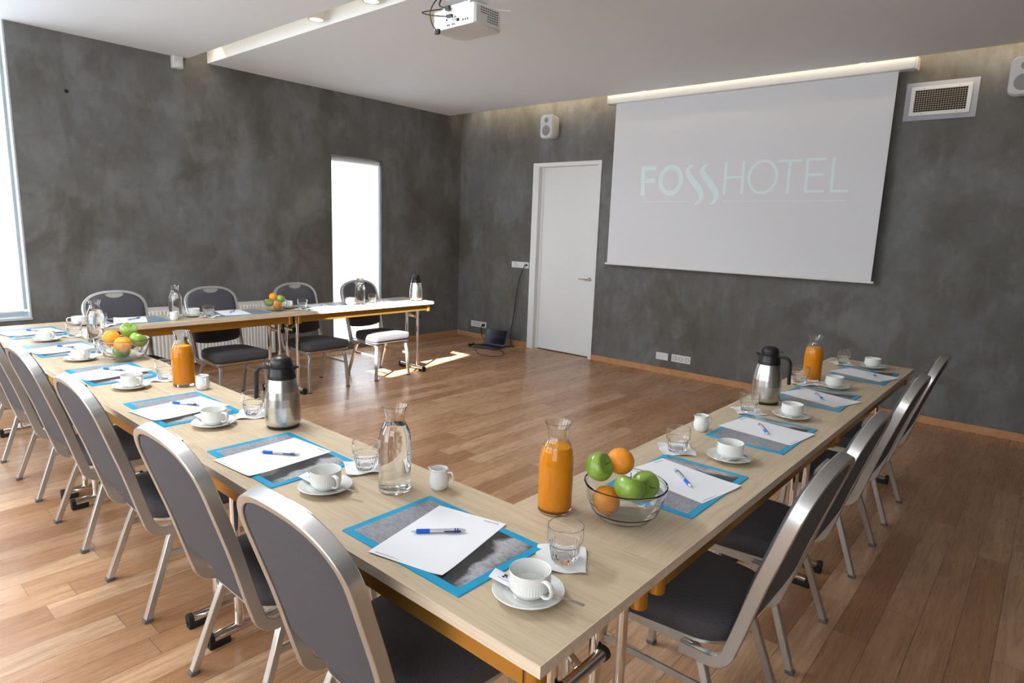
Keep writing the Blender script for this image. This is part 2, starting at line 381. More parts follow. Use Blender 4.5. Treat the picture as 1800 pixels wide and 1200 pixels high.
ys = [YF, -1.9, .1, .5, 2.5, 2.9, 4.9, YB]
for a, b in ((ys[0], ys[1]), (ys[2], ys[3]), (ys[4], ys[5]), (ys[6], ys[7])): wl.box(x0, x1, a, b, .5, 2.8)
st('wall_left', wl, 'paint')
for k, wy in enumerate((-.9, 1.5, 3.9)):
    w = tag(bpy.data.objects.new('window_%d' % (k+3), None), kind='structure'); COL.objects.link(w); w.location = (XL, wy, 0)
    f = MB()
    for a, b in ((-1, -.94), (.94, 1), (-.03, .03)): f.box(-.2, -.14, a, b, .5, 2.8)
    f.box(-.2, -.14, -1, 1, .5, .56).box(-.2, -.14, -1, 1, 2.74, 2.8); f.build('window_frame', 'wframe', w)
    MB().box(-.115, -.113, -.99, .99, .52, 2.79).build('roller_blind', 'denseblind', w)  # unseen dense blind, added to keep sun and sky light out
# ceiling: two dropped panels with a light slot between them, a sky opening and a cove gap along the screen wall
ce = MB()
SX0, SX1, SY0, SY1 = -.75, 1.42, 2.08, 3.2
ce.box(XL, 1.865, YF, SY0, H, 3.12).box(XL, 1.865, SY1, YB, H, 3.12).box(XL, SX0, SY0, SY1, H, 3.12).box(SX1, 1.865, SY0, SY1, H, 3.12)
ce.box(2.06, 5.21, YF, YB, H, 3.02)
ce.box(2.06, 2.10, YF, YB, 3.02, 3.2)
tx0, tx1, ty0, ty1 = -.63, .9, 2.25, 2.9
ce.slab([(tx0, ty0-.02), (tx1, ty0-.02), (tx1, ty0+.31)], 3.21, 3.29)  # wedge added in the sky opening to slant the sun patch's edge
ce.box(XL-.3, XC+.3, YF-.3, ty0, 3.2, 3.3).box(XL-.3, XC+.3, ty1, YB+.3, 3.2, 3.3).box(XL-.3, tx0, ty0, ty1, 3.2, 3.3).box(tx1, XC+.3, ty0, ty1, 3.2, 3.3)
ce.box(SX0-.03, SX0, SY0, SY1, 3.1, 3.2).box(SX1, SX1+.03, SY0, SY1, 3.1, 3.2).box(SX0, SX1, SY0-.03, SY0, 3.1, 3.2).box(SX0, SX1, SY1, SY1+.03, 3.1, 3.2)
st('ceiling', ce, 'paint')
bb = MB()
bb.box(XC-.014, XC, YF, 3.50, 0, .062).box(XC-.014, XC, 4.50, YB-.014, 0, .062)
st('baseboard_right', bb, 'base')
st('baseboard_back', MB().box(XL, 3.40, YB-.014, YB, 0, .062).box(4.115, XC, YB-.014, YB, 0, .062), 'base')
# big window (left part of the back wall)
w = tag(bpy.data.objects.new('window_1', None), kind='structure'); COL.objects.link(w); w.location = (0, YB, 0)
f = MB().box(-1.35, .517, .10, .15, .64, .68).box(.482, .517, .10, .14, .70, 3.2).box(-1.35, -1.29, .10, .16, .70, 3.2).box(-.45, -.39, .10, .16, .70, 3.2)
f.build('window_frame', 'wframe', w)
MB().box(-1.29, .482, .125, .131, .68, 3.2).build('glass_pane', 'pane', w)
MB().box(-1.35, .517, -.012, .10, .625, .645).build('window_sill', 'wframe', w)
MB().box(-1.33, .480, .070, .0715, .70, 3.2).build('roller_blind', 'blind', w)
MB().tube([(-1.33, .0707, .69), (.48, .0707, .69)], .009).build('blind_bar', 'plastic', w)
MB().box(.505, .5165, 0, .10, .645, 3.1).build('window_reveal', 'wframe', w)
# narrow window
w = tag(bpy.data.objects.new('window_2', None), kind='structure'); COL.objects.link(w); w.location = (0, YB, 0)
MB().box(3.40, 3.418, .10, .15, .10, 2.262).box(4.097, 4.115, .10, .15, .10, 2.262).box(3.418, 4.097, .10, .15, .10, .13).box(3.418, 4.097, .10, .15, 2.23, 2.262).build('window_frame', 'wframe', w)
MB().box(3.418, 4.097, .12, .126, .13, 2.23).build('glass_pane', 'pane', w)
MB().box(4.100, 4.1145, 0, .10, .10, 2.262).build('window_reveal', 'reveal', w)
MB().box(3.40, 4.115, -.01, .10, .085, .102).build('window_sill', 'wframe', w)
MB().tube([(3.405, .052, 2.222), (4.092, .052, 2.222)], .028, 16).build('blind_roll', 'plastic', w)
MB().box(3.405, 4.092, .050, .0515, .115, 2.2).build('roller_blind', 'blind', w)
MB().tube([(4.097, .03, .5), (4.097, .03, 2.2)], .002, 6).build('blind_chain', 'plastic', w)
# door with lining
d = tag(bpy.data.objects.new('door_1', None), kind='structure'); COL.objects.link(d); d.location = (XC, 0, 0)
fr = MB().box(-.016, .19, 3.502, 3.545, 0, 2.262).box(-.016, .19, 4.405, 4.498, 0, 2.262).box(-.016, .19, 3.502, 4.498, 2.262, 2.308)
fr.box(.045, .07, 4.37, 4.41, 0, 2.262)
fr.build('door_frame', 'white', d)
MB().box(.05, .09, 3.547, 4.40, .012, 2.26).build('door_leaf', 'white', d)
hd = MB().tube([(.05, 3.62, .945), (.0, 3.62, .945), (-.012, 3.63, .945), (-.012, 3.74, .945)], .0085, 10)
hd.lathe([(0, 0), (.024, 0), (.024, .006), (0, .006)], 20, T(.05, 3.62, .945) @ ry(-math.pi/2)); hd.build('door_handle', 'steel', d)

# ------------------------------------------------------------------ things on the walls and the ceiling
# projection screen
s = thing('projection_screen', 'large white roll-down projection screen with a hotel logo on the right wall', 'projection screen', (5.32, 0, 0))
MB().box(-.001, .001, .622, 3.286, 1.165, 2.91).build('screen_fabric', 'screen', s)
MB().box(-.06, .045, .50, 3.36, 2.872, 2.955, bev=.012).build('screen_case', 'white', s)
MB().box(-.055, .04, .488, .50, 2.868, 2.958).build('case_end_cap', 'plastic', s)
MB().box(-.055, .04, 3.36, 3.372, 2.868, 2.958).build('case_end_cap', 'plastic', s)
for yy in (.9, 2.96): MB().box(-.02, .02, yy-.02, yy+.02, 2.955, 3.2).build('ceiling_hanger', 'plastic', s)
MB().tube([(0, .60, 1.158), (0, 3.31, 1.158)], .011, 12).build('bottom_bar', 'white', s)
lg = MB()
def stroke(pts, w, ws=None):
    P = [Vector((0, y, z)) for y, z in pts]; n = len(P)
    vs = []; fs = []
    for i in range(n):
        t = (P[min(i+1, n-1)]-P[max(i-1, 0)]).normalized(); b = Vector((0, -t.z, t.y)); k = (ws[i] if ws else w)/2
        vs += [P[i]+b*k, P[i]-b*k]
    for i in range(n-1): fs.append((2*i, 2*i+1, 2*i+3, 2*i+2))
    lg.add(vs, fs, T(-.0018-len(lg.v)*.000002, 0, 0))
def line(a, b, w): stroke([a, b], w)
BW, TW = .046, .026
line((2.908, 2.208), (2.890, 1.903), BW); line((2.885, 2.187), (2.748, 2.181), .042); line((2.87, 2.058), (2.752, 2.055), .042)
def ring(cy, cz, a, b, w):
    pts = [(cy-a*math.cos(t*math.pi/24), cz+b*math.sin(t*math.pi/24)) for t in range(49)]; stroke(pts, w)
ring(2.576, 2.057, .116, .131, .048)
def ess(pts):
    c = bez([(0, y, z) for y, z in pts], 36); n = len(c); stroke([(p.y, p.z) for p in c], 0, [.012+.05*math.sin(math.pi*min(1, max(0, i/(n-1)*1.0)))**.8 for i in range(n)])
ess([(2.345, 2.198), (2.388, 2.168), (2.391, 2.122), (2.338, 2.049), (2.268, 1.976), (2.232, 1.910), (2.240, 1.848), (2.290, 1.812)])
ess([(2.190, 2.200), (2.232, 2.169), (2.236, 2.128), (2.184, 2.059), (2.115, 1.981), (2.075, 1.912), (2.084, 1.848), (2.134, 1.812)])
line((2.0, 2.213), (1.994, 1.911), TW); line((1.827, 2.214), (1.82, 1.912), TW); line((1.997, 2.068), (1.822, 2.070), .022)
ring(1.635, 2.065, .129, .145, TW)
line((1.503, 2.203), (1.296, 2.203), .022); line((1.399, 2.205), (1.398, 1.914), TW)
line((1.247, 2.218), (1.242, 1.918), TW); line((1.255, 2.208), (1.091, 2.209), .022); line((1.24, 2.074), (1.10, 2.073), .022); line((1.25, 1.929), (1.085, 1.930), .022)
line((1.031, 2.218), (1.026, 1.918), TW); line((1.037, 1.929), (.888, 1.930), .022)
line((2.896, 1.840), (2.348, 1.841), .006); line((2.003, 1.841), (.892, 1.846), .006)
lg.build('logo_lettering', 'logo', s)  # projected image painted as pale flat strips; the projector casts nothing
# speakers
def speaker(name, label, y, z, yaw, x=5.418):
    t = thing(name, label, 'loudspeaker', (x, y, z), yaw, 'white loudspeakers on the right wall')
    b = MB(); pts = rrect(.18, .27, .045, 6); n = len(pts); lay = [(.0, .72), (.03, .92), (.12, 1.0), (.155, .99), (.168, .93)]
    vs = []; fs = []
    for (dx, k) in lay:
        for p in pts: vs.append((-dx, p[0]*k, p[1]*k))
    for a in range(len(lay)-1):
        for i in range(n):
            j = (i+1) % n; fs.append((a*n+i, a*n+j, (a+1)*n+j, (a+1)*n+i))
    fs.append(tuple(range(n))); fs.append(tuple((len(lay)-1)*n+i for i in range(n))[::-1]); b.add(vs, fs); b.build('cabinet', 'plastic', t)
    M = T(-.168, 0, -.045) @ ry(-math.pi/2)
    MB().lathe([(0, .004), (.02, .007), (.052, .004), (.058, 0), (.058, -.01)], 28, M).build('woofer_grille', 'grille', t)
    MB().lathe([(0, .006), (.012, .004), (.03, .0), (.03, -.004)], 24, T(-.168, 0, .07) @ ry(-math.pi/2)).build('tweeter', 'grille', t)
    MB().tube([(.0, 0, 0), (.10, 0, 0), (XC-x, 0, 0)], .014).lathe([(0, 0), (.035, 0), (.035, .01), (0, .01)], 20, T(XC-x-.012, 0, 0) @ ry(math.pi/2)).build('wall_mount', 'plastic', t)
    return t
speaker('loudspeaker', 'white two-way loudspeaker on the wall above the door', 4.19, 2.70, .0)
speaker('loudspeaker', 'white loudspeaker at the right picture edge beyond the vent', -.20, 2.73, .0)
# vent
v = thing('air_vent', 'white rectangular air vent with a mesh grille right of the screen', 'vent', (XC, .325, 2.643))
MB().box(-.004, 0, -.247, .247, -.148, .148).build('mounting_plate', 'ventplate', v)
fr = MB().box(-.02, -.004, -.205, .205, .085, .112).box(-.02, -.004, -.205, .205, -.112, -.085).box(-.02, -.004, -.205, -.178, -.085, .085).box(-.02, -.004, .178, .205, -.085, .085)
fr.build('vent_frame', 'vent', v)
MB().box(-.0055, -.004, -.178, .178, -.085, .085).build('duct_shade_plate', 'ventback', v)  # near-black plate painted as the shade inside the duct; wall stays closed
gr = MB()
for k in range(22): gr.box(-.017, -.010, -.178+k*.01695-.0012, -.178+k*.01695+.0012, -.085, .085)
for k in range(11): gr.box(-.018, -.009, -.178, .178, -.085+k*.017-.0014, -.085+k*.017+.0014)
gr.build('grille', 'ventgrid', v)
for a, b in ((-.12, .098), (.12, .098), (-.12, -.098), (.12, -.098)): MB().lathe([(.004, 0), (.004, .001), (0, .0015)], 10, T(-.02, a, b) @ ry(-math.pi/2)).build('screw', 'screw', v)
# sockets
def socket(name, label, y0, y1, z0, z1, holes, cat='socket'):
    t = thing(name, label, cat, (XC, (y0+y1)/2, (z0+z1)/2), 0, 'white wall sockets')
    w_, h_ = y1-y0, z1-z0
    MB().box(-.009, 0, -w_/2, w_/2, -h_/2, h_/2).build('plate', 'plastic', t)
    for k in holes:
        yy = k*.072
        r = MB().lathe([(.019, 0), (.021, .0006), (.023, 0)], 24, T(-.009, yy, 0) @ ry(-math.pi/2)); r.build('socket_rim', 'dplast', t)
        MB().box(-.0095, -.009, yy-.011, yy-.007, -.002, .002).box(-.0095, -.009, yy+.007, yy+.011, -.002, .002).build('pin_holes', 'black', t)
    return t
socket('wall_socket', 'white three-gang wall plate left of the door with the navy cable', 4.52, 4.805, 1.016, 1.092, [-1.2, 1])
socket('wall_socket', 'white three-gang wall socket near the floor behind the laptop', 5.235, 5.52, .153, .232, [-1.2, 0, 1])
socket('wall_blank_plate', 'white blank wall plate low under the screen', 2.505, 2.65, .147, .226, [], 'wall plate')
socket('wall_socket', 'white three-gang wall socket low under the screen', 2.243, 2.463, .149, .229, [-1, 0, 1])
# back-wall socket half hidden behind the chairs
t = thing('wall_socket', 'white wall socket beside the radiator behind the back chairs', 'socket', (2.78, YB, .42), 0, 'white wall sockets')
MB().box(-.075, .075, -.009, 0, -.04, .04).build('plate', 'plastic', t)
for k in (-1, 1): MB().lathe([(.019, 0), (.021, .0006), (.023, 0)], 20, T(k*.036, -.009, 0) @ rx(math.pi/2)).build('socket_rim', 'dplast', t)
# radiator
r = thing('radiator', 'white ribbed panel radiator under the back wall behind the chairs', 'radiator', (0, YB, 0))
rb = MB(); x = 1.30
while x < 2.58:
    rb.box(x, x+.022, -.105, -.06, .13, .63, bev=.006); x += .0334
rb.box(1.29, 2.60, -.095, -.055, .10, .66).build('front_panel', 'rad', r)
MB().box(1.285, 2.605, -.10, -.03, .655, .665).box(1.285, 1.292, -.10, -.03, .10, .66).box(2.598, 2.605, -.10, -.03, .10, .66).build('top_grille', 'rad', r)
MB().box(1.5, 1.53, -.055, -.003, .3, .6).box(2.4, 2.43, -.055, -.003, .3, .6).build('wall_bracket', 'rad', r)
MB().tube([(2.57, -.06, .11), (2.57, -.06, .0)], .008).tube([(2.53, -.06, .11), (2.53, -.06, .0)], .008).build('pipe', 'chrome', r)
# bolt hole plug in concrete
tag(MB().lathe([(0, .004), (.014, .003), (.016, 0)], 16, T(.896, YB, 2.493) @ rx(math.pi/2)).build('wall_plug', 'black'), 'small dark round plug in the upper left concrete wall', 'plug')
# motion sensor
m_ = thing('motion_sensor', 'small white motion sensor at the top of the back wall', 'sensor', (1.77, YB, 2.89))
MB().box(-.045, .045, -.07, 0, -.05, .055, bev=.012).build('housing', 'plastic', m_)
MB().lathe([(.03, 0), (.028, .006), (0, .012)], 20, T(0, -.07, -.015) @ rx(math.pi/2)).build('lens', 'vent', m_)
# slot downlights
for k, (yy, lb) in enumerate(((3.78, 'round warm spotlight in the ceiling slot, farther from the camera'), (3.12, 'round warm spotlight in the ceiling slot at the top picture edge'))):
    t = thing('ceiling_spotlight', lb, 'spotlight', (1.965, yy, 2.96), 0, 'spotlights in the ceiling slot')
    MB().lathe([(.050, .004), (.050, 0), (.060, 0), (.060, .24), (0, .24)], 28).build('housing', 'slotpaint', t)
    MB().lathe([(0, .003), (.0498, .003)], 24).build('bulb', 'warm', t)
# projector
p = thing('projector', 'white ceiling projector with dangling black cables', 'projector', (1.80, 1.985, 2.60))
b = MB(); b.slab([(0.012, 0), (.20, 0), (.235, .03), (.235, .30), (.20, .335), (.012, .335), (0, .325), (0, .01)], .0, .105, e=.006); b.build('body', 'plastic', p)
g = MB()
for k in range(8):
    for j in range(6 if k > 2 else 3):
        g.box(.045+k*.018, .057+k*.018, -.0012, 0, .088-j*.0125-.003, .088-j*.0125+.003)
g.build('side_vent', 'dplast', p)
pt = MB()
for k in range(3): pt.box(-.0015, 0, .05+k*.018, .058+k*.018, .02, .032)
pt.box(-.0015, 0, .12, .14, .025, .04).box(-.0015, 0, .17, .178, .05, .056).box(-.0015, 0, .19, .198, .05, .056).box(-.0015, 0, .215, .225, .04, .05).box(-.0015, 0, .15, .158, .05, .056)
pt.build('port_panel', 'black', p)
MB().box(-.0018, 0, .155, .18, .012, .02).box(-.0018, 0, .195, .22, .012, .02).build('video_port', 'purple', p)
MB().box(.02, .20, .06, .27, .105, .125).box(.03, .19, .08, .25, .16, .19).build('mount_plate', 'vent', p)
MB().tube([(.11, .17, .12), (.11, .17, .595)], .022, 16).build('mount_pole', 'plastic', p)
MB().tube([(.18, .02, .11), (.25, -.03, .11)], .004, 8).build('antenna', 'plastic', p)
MB().lathe([(0, 0), (.035, 0), (.035, .02), (.03, .02), (0, .012)], 24, T(.235, .22, .055) @ ry(math.pi/2)).build('lens', 'black', p)
c = MB()
c.tube(bez([(.05, .22, .2), (-.02, .26, .17), (-.05, .30, .10), (-.05, .29, .03), (-.045, .25, -.02)], 30), .0035, 8)
c.tube(bez([(.05, .2, .2), (0, .24, .18), (-.03, .25, .12), (-.012, .20, .10)], 24), .004, 8)
c.tube(bez([(.02, .28, .12), (-.05, .36, .10), (-.07, .33, .08), (-.05, .25, .06), (-.03, .18, .05)], 30), .003, 8)
c.build('cable', 'cable', p)
MB().box(-.053, -.037, .232, .262, -.035, -.01).box(-.022, -.004, .185, .215, .09, .112).box(-.04, -.024, .145, .185, .042, .056).build('plug', 'black', p)
MB().box(-.052, -.045, .295, .305, .05, .09).build('cable_tag', 'yellow', p)

# ------------------------------------------------------------------ tables
TW_ = .473; TH = .74
def make_table(L, label, origin, rot):
    t = thing('folding_table', label, 'table', origin, rot, 'oak folding tables in the U-shaped set-up')
    MB().box(.0022, L-.0022, .0022, TW_-.0022, TH-.0265, TH).build('tabletop', 'oak', t)
    e = MB()
    for q in ((.0003, L-.0003, .0002, .0022), (.0003, L-.0003, TW_-.0022, TW_-.0002), (.0003, .0022, .0022, TW_-.0022), (L-.0022, L-.0003, .0022, TW_-.0022)):
        e.box(*q, TH-.0264, TH-.0001)
    e.build('edge_band', 'edge', t)
    zt = TH-.027; zb = zt-.062; i = .043
    for yy in (i, TW_-i): MB().box(i+.02, L-i-.02, yy-.014, yy+.014, zb, zt).build('apron_rail', 'gold', t)
    for xx in (i, L-i):
        for yy in (i, TW_-i): MB().lathe([(0, zb-.012), (.02, zb-.012), (.022, zb-.009), (.022, zt), (0, zt)], 24, T(xx, yy, 0)).build('corner_sleeve', 'gold', t)
    for sgn, x0 in ((1, .085), (-1, L-.085)):
        for yy in (TW_/2-.085, TW_/2+.085): MB().tube([(x0, yy, .035), (x0, yy, zt)], .0155, 16).build('leg', 'chrome', t)
        fb = MB().tube([(x0, .05, .036), (x0, TW_-.05, .036)], .0185, 18).build('foot_bar', 'chrome', t)
        for q in (0, 1):
            ya, yb_ = (.038, .056) if q == 0 else (TW_-.056, TW_-.038)
            MB().tube([(x0, ya, .036), (x0, yb_, .036)], .0205, 18).box(x0-.017, x0+.017, ya if q == 0 else yb_-.075, ya+.075 if q == 0 else yb_, 0, .026, bev=.004).build('foot_cap', 'rubber', fb)
        zc = .565; xs = x0-sgn*.022
        MB().tube([(xs, TW_/2-.075, zc), (xs, TW_/2+.075, zc)], .015, 14).build('cross_bar', 'chrome', t)
        MB().tube([(xs, TW_/2-.088, zc), (xs, TW_/2-.074, zc)], .0175, 14).build('bar_cap', 'rubber', t)
        MB().tube([(xs, TW_/2+.074, zc), (xs, TW_/2+.088, zc)], .0175, 14).build('bar_cap', 'rubber', t)
        MB().tube([(xs, TW_/2, zc), (x0+sgn*.22, TW_/2, zt-.004)], .010, 10).build('brace', 'chrome', t)
    return t
R90 = math.pi/2
L3 = [0, 1.578, 3.158, 4.718]
for k, lb in enumerate(('oak folding table at the near corner of the U-shape, closest to the camera', 'oak folding table in the middle of the left row', 'oak folding table at the far left corner by the big window')):
    make_table(L3[k+1]-L3[k], lb, (TW_, L3[k], 0), R90)
B2 = [.475, 2.022, 3.575]
for k, lb in enumerate(('oak folding table in the back row in front of the radiator', 'oak folding table in the back row beside the narrow window, sunlit')):
    make_table(B2[k+1]-B2[k], lb, (B2[k], 4.243, 0), 0)
R2 = [.475, 2.085, 3.715]
for k, lb in enumerate(('oak folding table of the right row with the fruit bowl near the camera', 'oak folding table at the far end of the right row under the screen')):
    make_table(R2[k+1]-R2[k], lb, (R2[k], 0, 0), 0)

# ------------------------------------------------------------------ chairs
def back_y(z):           # y of the back frame centre line at height z (rear feet at y = -.23)
    return -.212-(z-.42)*.27-.05*max(0, (z-.6))
def make_chair():
    t = thing('banquet_chair', '', 'chair')
    # back frame loop: rail stub, bend, tapered sides, broad arch
    side = []; nrm = []
    side.append((.196, -.06, .3385)); side.append((.196, -.10, .3385)); cy, cz, r = -.142, .400, .0615
    for k in range(8):
        t_ = math.radians(6+k*11.0); side.append((.197, cy-r*math.sin(t_), cz-r*math.cos(t_)))
    for z in (.44, .50, .56, .62, .68, .74, .79):
        side.append((.197+(z-.44)*.036, back_y(z), z))
    arch = []
    hw = .2095; z0 = .79; hh = .13
    for k in range(1, 24):
        a = math.radians(180*k/24); ca, sa = math.cos(a), math.sin(a); n = 2.5
        z = z0+hh*abs(sa)**(2/n); arch.append((hw*math.copysign(abs(ca)**(2/n), ca), back_y(z), z))
    pts = side+arch+[(-x, y, z) for x, y, z in side[::-1]]
    for i, (x, y, z) in enumerate(pts):
        a = Vector((0, 0, 0))
        nrm.append(None)
    # section normal: perpendicular to the tangent within the side plane on the sides, profile normal on the arch
    for i in range(len(pts)):
        z = pts[i][2]
        if i < len(side) or i >= len(side)+len(arch):
            p0, p1 = Vector(pts[max(i-1, 0)]), Vector(pts[min(i+1, len(pts)-1)]); tt = (p1-p0); nrm[i] = Vector((0, -tt.z, tt.y)).normalized()
            if i >= len(side)+len(arch): nrm[i] = -nrm[i]
        else: nrm[i] = Vector((0, -1, -.39)).normalized()*-1 if 0 else Vector((0, -1, -.39)).normalized()
        if nrm[i].y > 0 and z > .45: nrm[i] = -nrm[i]
    for i in range(1, len(nrm)):
        if nrm[i].dot(nrm[i-1]) < 0: nrm[i] = -nrm[i]
    MB().sweep(pts, .022, .036, normal=nrm, bev=.1).build('back_frame', 'alu', t)
    # back pad
    out = []; zb = .478
    lo = [(.186, zb+.03), (.178, zb+.01), (.15, zb), (.08, zb-.008), (0, zb-.01)]
    right = [(.1875+(z-.44)*.036, z) for z in (.58, .65, .72, .78)]
    top = []
    for k in range(0, 25):
        a = math.radians(180*k/24); ca, sa = math.cos(a), math.sin(a)
        top.append(((hw-.0095)*math.copysign(abs(ca)**.8, ca), z0-.002+(hh-.0075)*abs(sa)**.8))
    out = [(x, z) for x, z in lo[::-1]]+right+top+[(-x, z) for x, z in right[::-1]]+[(-x, z) for x, z in lo[:-1]]
    n = len(out); cz = .71; vs = []; fs = []
    rings = [(0, -.034, .35), (0, -.035, .6), (0, -.031, .82), (0, -.026, .94), (0, -.018, .99), (0, .008, 1.0), (0, .012, .985), (0, .0145, .93), (0, .017, .7), (0, .018, .4)]
    # negative offset = towards the sitter (+y)
    for _, off, sc_ in rings:
        for x, z in out:
            X, Z = x*sc_, cz+(z-cz)*sc_; y = back_y(Z); vs.append((X, y-off*.94, Z-off*.35))
    for a in range(len(rings)-1):
        for i in range(n):
            j = (i+1) % n; fs.append((a*n+i, a*n+j, (a+1)*n+j, (a+1)*n+i))
    c1 = len(vs); vs.append((0, back_y(cz)+.032, cz+.011)); c2 = len(vs); vs.append((0, back_y(cz)-.0172, cz-.006))
    for i in range(n): j = (i+1) % n; fs.append((c1, j, i)); fs.append((c2, (len(rings)-1)*n+i, (len(rings)-1)*n+j))
    MB().add(vs, fs).build('backrest', 'fab', t, ang=60)
    # crescent hand grip under the arch
    cres = []
    for k in range(13): a = math.radians(180+180*k/12); cres.append((.062*math.cos(a), .898+.028*math.sin(a)))
    cres += [(.04, .903), (0, .9045), (-.04, .903)]
    g = MB(); n = len(cres); vs = []; fs = []
    for off in (-.033, -.012):
        for x, z in cres: vs.append((x, back_y(z)-off*.94, z-off*.35))
    fs = [tuple(range(n)), tuple(range(n, 2*n))[::-1]]+[(i, (i+1) % n, n+(i+1) % n, n+i) for i in range(n)]
    g.add(vs, fs).build('hand_grip', 'alu', t)
    # leg frames: front leg, rail and rear leg bent from one tube; kept as leg parts plus seat rail
    for sx in (-1, 1):
        def pt(x, y, z): return (sx*x, y, z)
        rear = [pt(.205, -.23, .012), pt(.190, -.149, .235), pt(.183, -.127, .295)]
        for k in range(6): a = math.radians(90*k/5); rear.append(pt(.180, -.062-.058*math.cos(a), .306+.046*math.sin(a)))
        front = [pt(.200, .222, .012), pt(.190, .208, .235), pt(.184, .202, .295)]
        for k in range(6): a = math.radians(90*k/5); front.append(pt(.180, .15+.050*math.cos(a), .306+.046*math.sin(a)))
        MB().sweep(rear, .024, .024, normal=(sx, 0, 0), bev=.1).sweep([pt(.205, -.23, .012), pt(.205, -.231, .0)], .02, .025, normal=(sx, 0, 0)).build('leg', 'alu', t)
        MB().sweep(front, .024, .024, normal=(sx, 0, 0), bev=.1).build('leg', 'alu', t)
        MB().box(sx*.205-.015, sx*.205+.015, -.247, -.217, 0, .014, bev=.004).build('foot_glide', 'dplast', t)
        MB().box(sx*.200-.015, sx*.200+.015, .208, .238, 0, .014, bev=.004).build('foot_glide', 'dplast', t)
        MB().box(min(sx*.167, sx*.193), max(sx*.167, sx*.193), -.065, .155, .3405, .3645).build('seat_rail', 'alu', t)
        MB().box(min(sx*.186, sx*.194), max(sx*.186, sx*.194), -.148, .205, .225, .245).build('stretcher', 'alu', t)
    MB().box(-.17, .17, -.045, -.025, .344, .362).box(-.17, .17, .13, .15, .344, .362).build('cross_rail', 'alu', t)
    # seat pan and cushion
    def seat_out(k=1, d=0):
        pts = []; 
        for (cx, cy, r, a0) in ((.225, .235, .05, 0), (-.225, .235, .05, 90), (-.198, -.192, .12, 180), (.198, -.192, .12, 270)):
            sx = 1 if cx > 0 else -1; sy = 1 if cy > 0 else -1
            for i in range(9):
                a = math.radians(a0+90*i/8); pts.append(((cx-sx*r+(r-d)*math.cos(a)), (cy-sy*r+(r-d)*math.sin(a))))
        return pts
    pan = seat_out(d=.008); MB().slab(pan, .3645, .3745).build('seat_pan', 'alu', t)
    lay = [(.375, .010), (.378, .002), (.40, -.002), (.425, .0), (.437, .004), (.443, .014)]
    vs = []; fs = []; n = 36
    for z, d in lay: vs += [(x, y, z) for x, y in seat_out(d=d)]
    for z, k in ((.450, .8), (.455, .55), (.457, .28)): vs += [(x*k, (y-.02)*k+.02, z) for x, y in seat_out(d=.018)]
    m = len(vs)//n
    for a in range(m-1):
        for i in range(n): j = (i+1) % n; fs.append((a*n+i, a*n+j, (a+1)*n+j, (a+1)*n+i))
    c = len(vs); vs.append((0, .02, .4575)); fs += [(c, (m-1)*n+i, (m-1)*n+(i+1) % n) for i in range(n)]; fs.append(tuple(range(n))[::-1])
    st_ = MB().add(vs, fs).build('seat', 'fab', t, ang=60)
    MB().tube([(x, y, .435) for x, y in seat_out(d=.0035)], .0022, 6, closed=True).build('seat_piping', 'fab', st_)
    return t
CH = Proto(make_chair())
ORD = ['nearest', 'second nearest', 'third nearest', 'fourth nearest', 'fifth nearest', 'farthest']
for k, (y, a) in enumerate(((.56, 0), (1.20, 0), (2.015, 0), (2.755, 0), (3.51, 0), (4.29, 0))):
    CH.put((.183, y, 0), -R90+math.radians(a), 'silver-framed banquet chair with grey fabric back, %s to the camera along the left row' % ORD[k], 'banquet chairs along the left row')
for k, (x, y) in enumerate(((.975, .140), (1.57, .155), (2.435, .155), (3.15, .160))):
    CH.put((x, y, 0), 0, 'silver-framed dark banquet chair, %s to the camera along the right row' % (ORD[k] if k < 3 else 'farthest'), 'banquet chairs along the right row')
KB = [(.84, 'second-row' if 0 else 'back row, leftmost, behind the water carafe and fruit bowl'), (1.565, 'back row, second from the left, before the radiator'), (2.35, 'back row, second from the right, behind the fruit bowl'), (3.075, 'back row, rightmost, sunlit before the narrow window')]
for k, (x, lb) in enumerate(KB):
    CH.put((x, 4.505, 0), math.pi, 'banquet chair of the '+lb, 'banquet chairs along the back row')

# ------------------------------------------------------------------ tableware prototypes
def p_mat():
    t = thing('document_folder', '', 'placemat'); MB().slab(rrect(.42, .297, .003, 2), 0, .0026, e=.0006).build('cover', 'mblue', t)
    MB().box(-.188, .188, -.1265, .1265, .0026, .0029).build('photo_print', 'print', t); return Proto(t)
def p_paper():
    t = thing('letter_sheet', '', 'paper'); b = MB(); n = 12; vs = []; fs = []
    for i in range(n+1):
        for j in range(n+1):
            x = -.105+.21*i/n; y = -.1485+.297*j/n; c = max(0, (i/n-.75)*4)*max(0, (.25-j/n)*4); vs.append((x, y, .0005+.004*c*c))
    for i in range(n):
        for j in range(n): a = i*(n+1)+j; fs.append((a, a+1, a+n+2, a+n+1))
    m = len(vs); vs += [(x, y, z-.0004) for x, y, z in vs]; fs += [tuple(m+q for q in f) for f in fs[:n*n]]
    ring = [i for i in range(n+1)]+[(k+1)*(n+1)-1 for k in range(1, n+1)]+[n*(n+1)+i for i in range(n-1, -1, -1)]+[k*(n+1) for k in range(n-1, 0, -1)]
    for a, c in zip(ring, ring[1:]+ring[:1]): fs.append((a, c, m+c, m+a))
    b.add(vs, fs).build('sheet', 'paper', t)
    text_mesh('FOSSHOTEL', .0085, 'ink', t, 'letterhead', (.045, .132, .0008), (0, 0, 0), .0001)
    MB().box(-.09, -.02, -.1415, -.1407, .0005, .0007).box(-.09, -.035, -.1392, -.1385, .0005, .0007).build('footer_text', 'ink', t)
    return Proto(t)
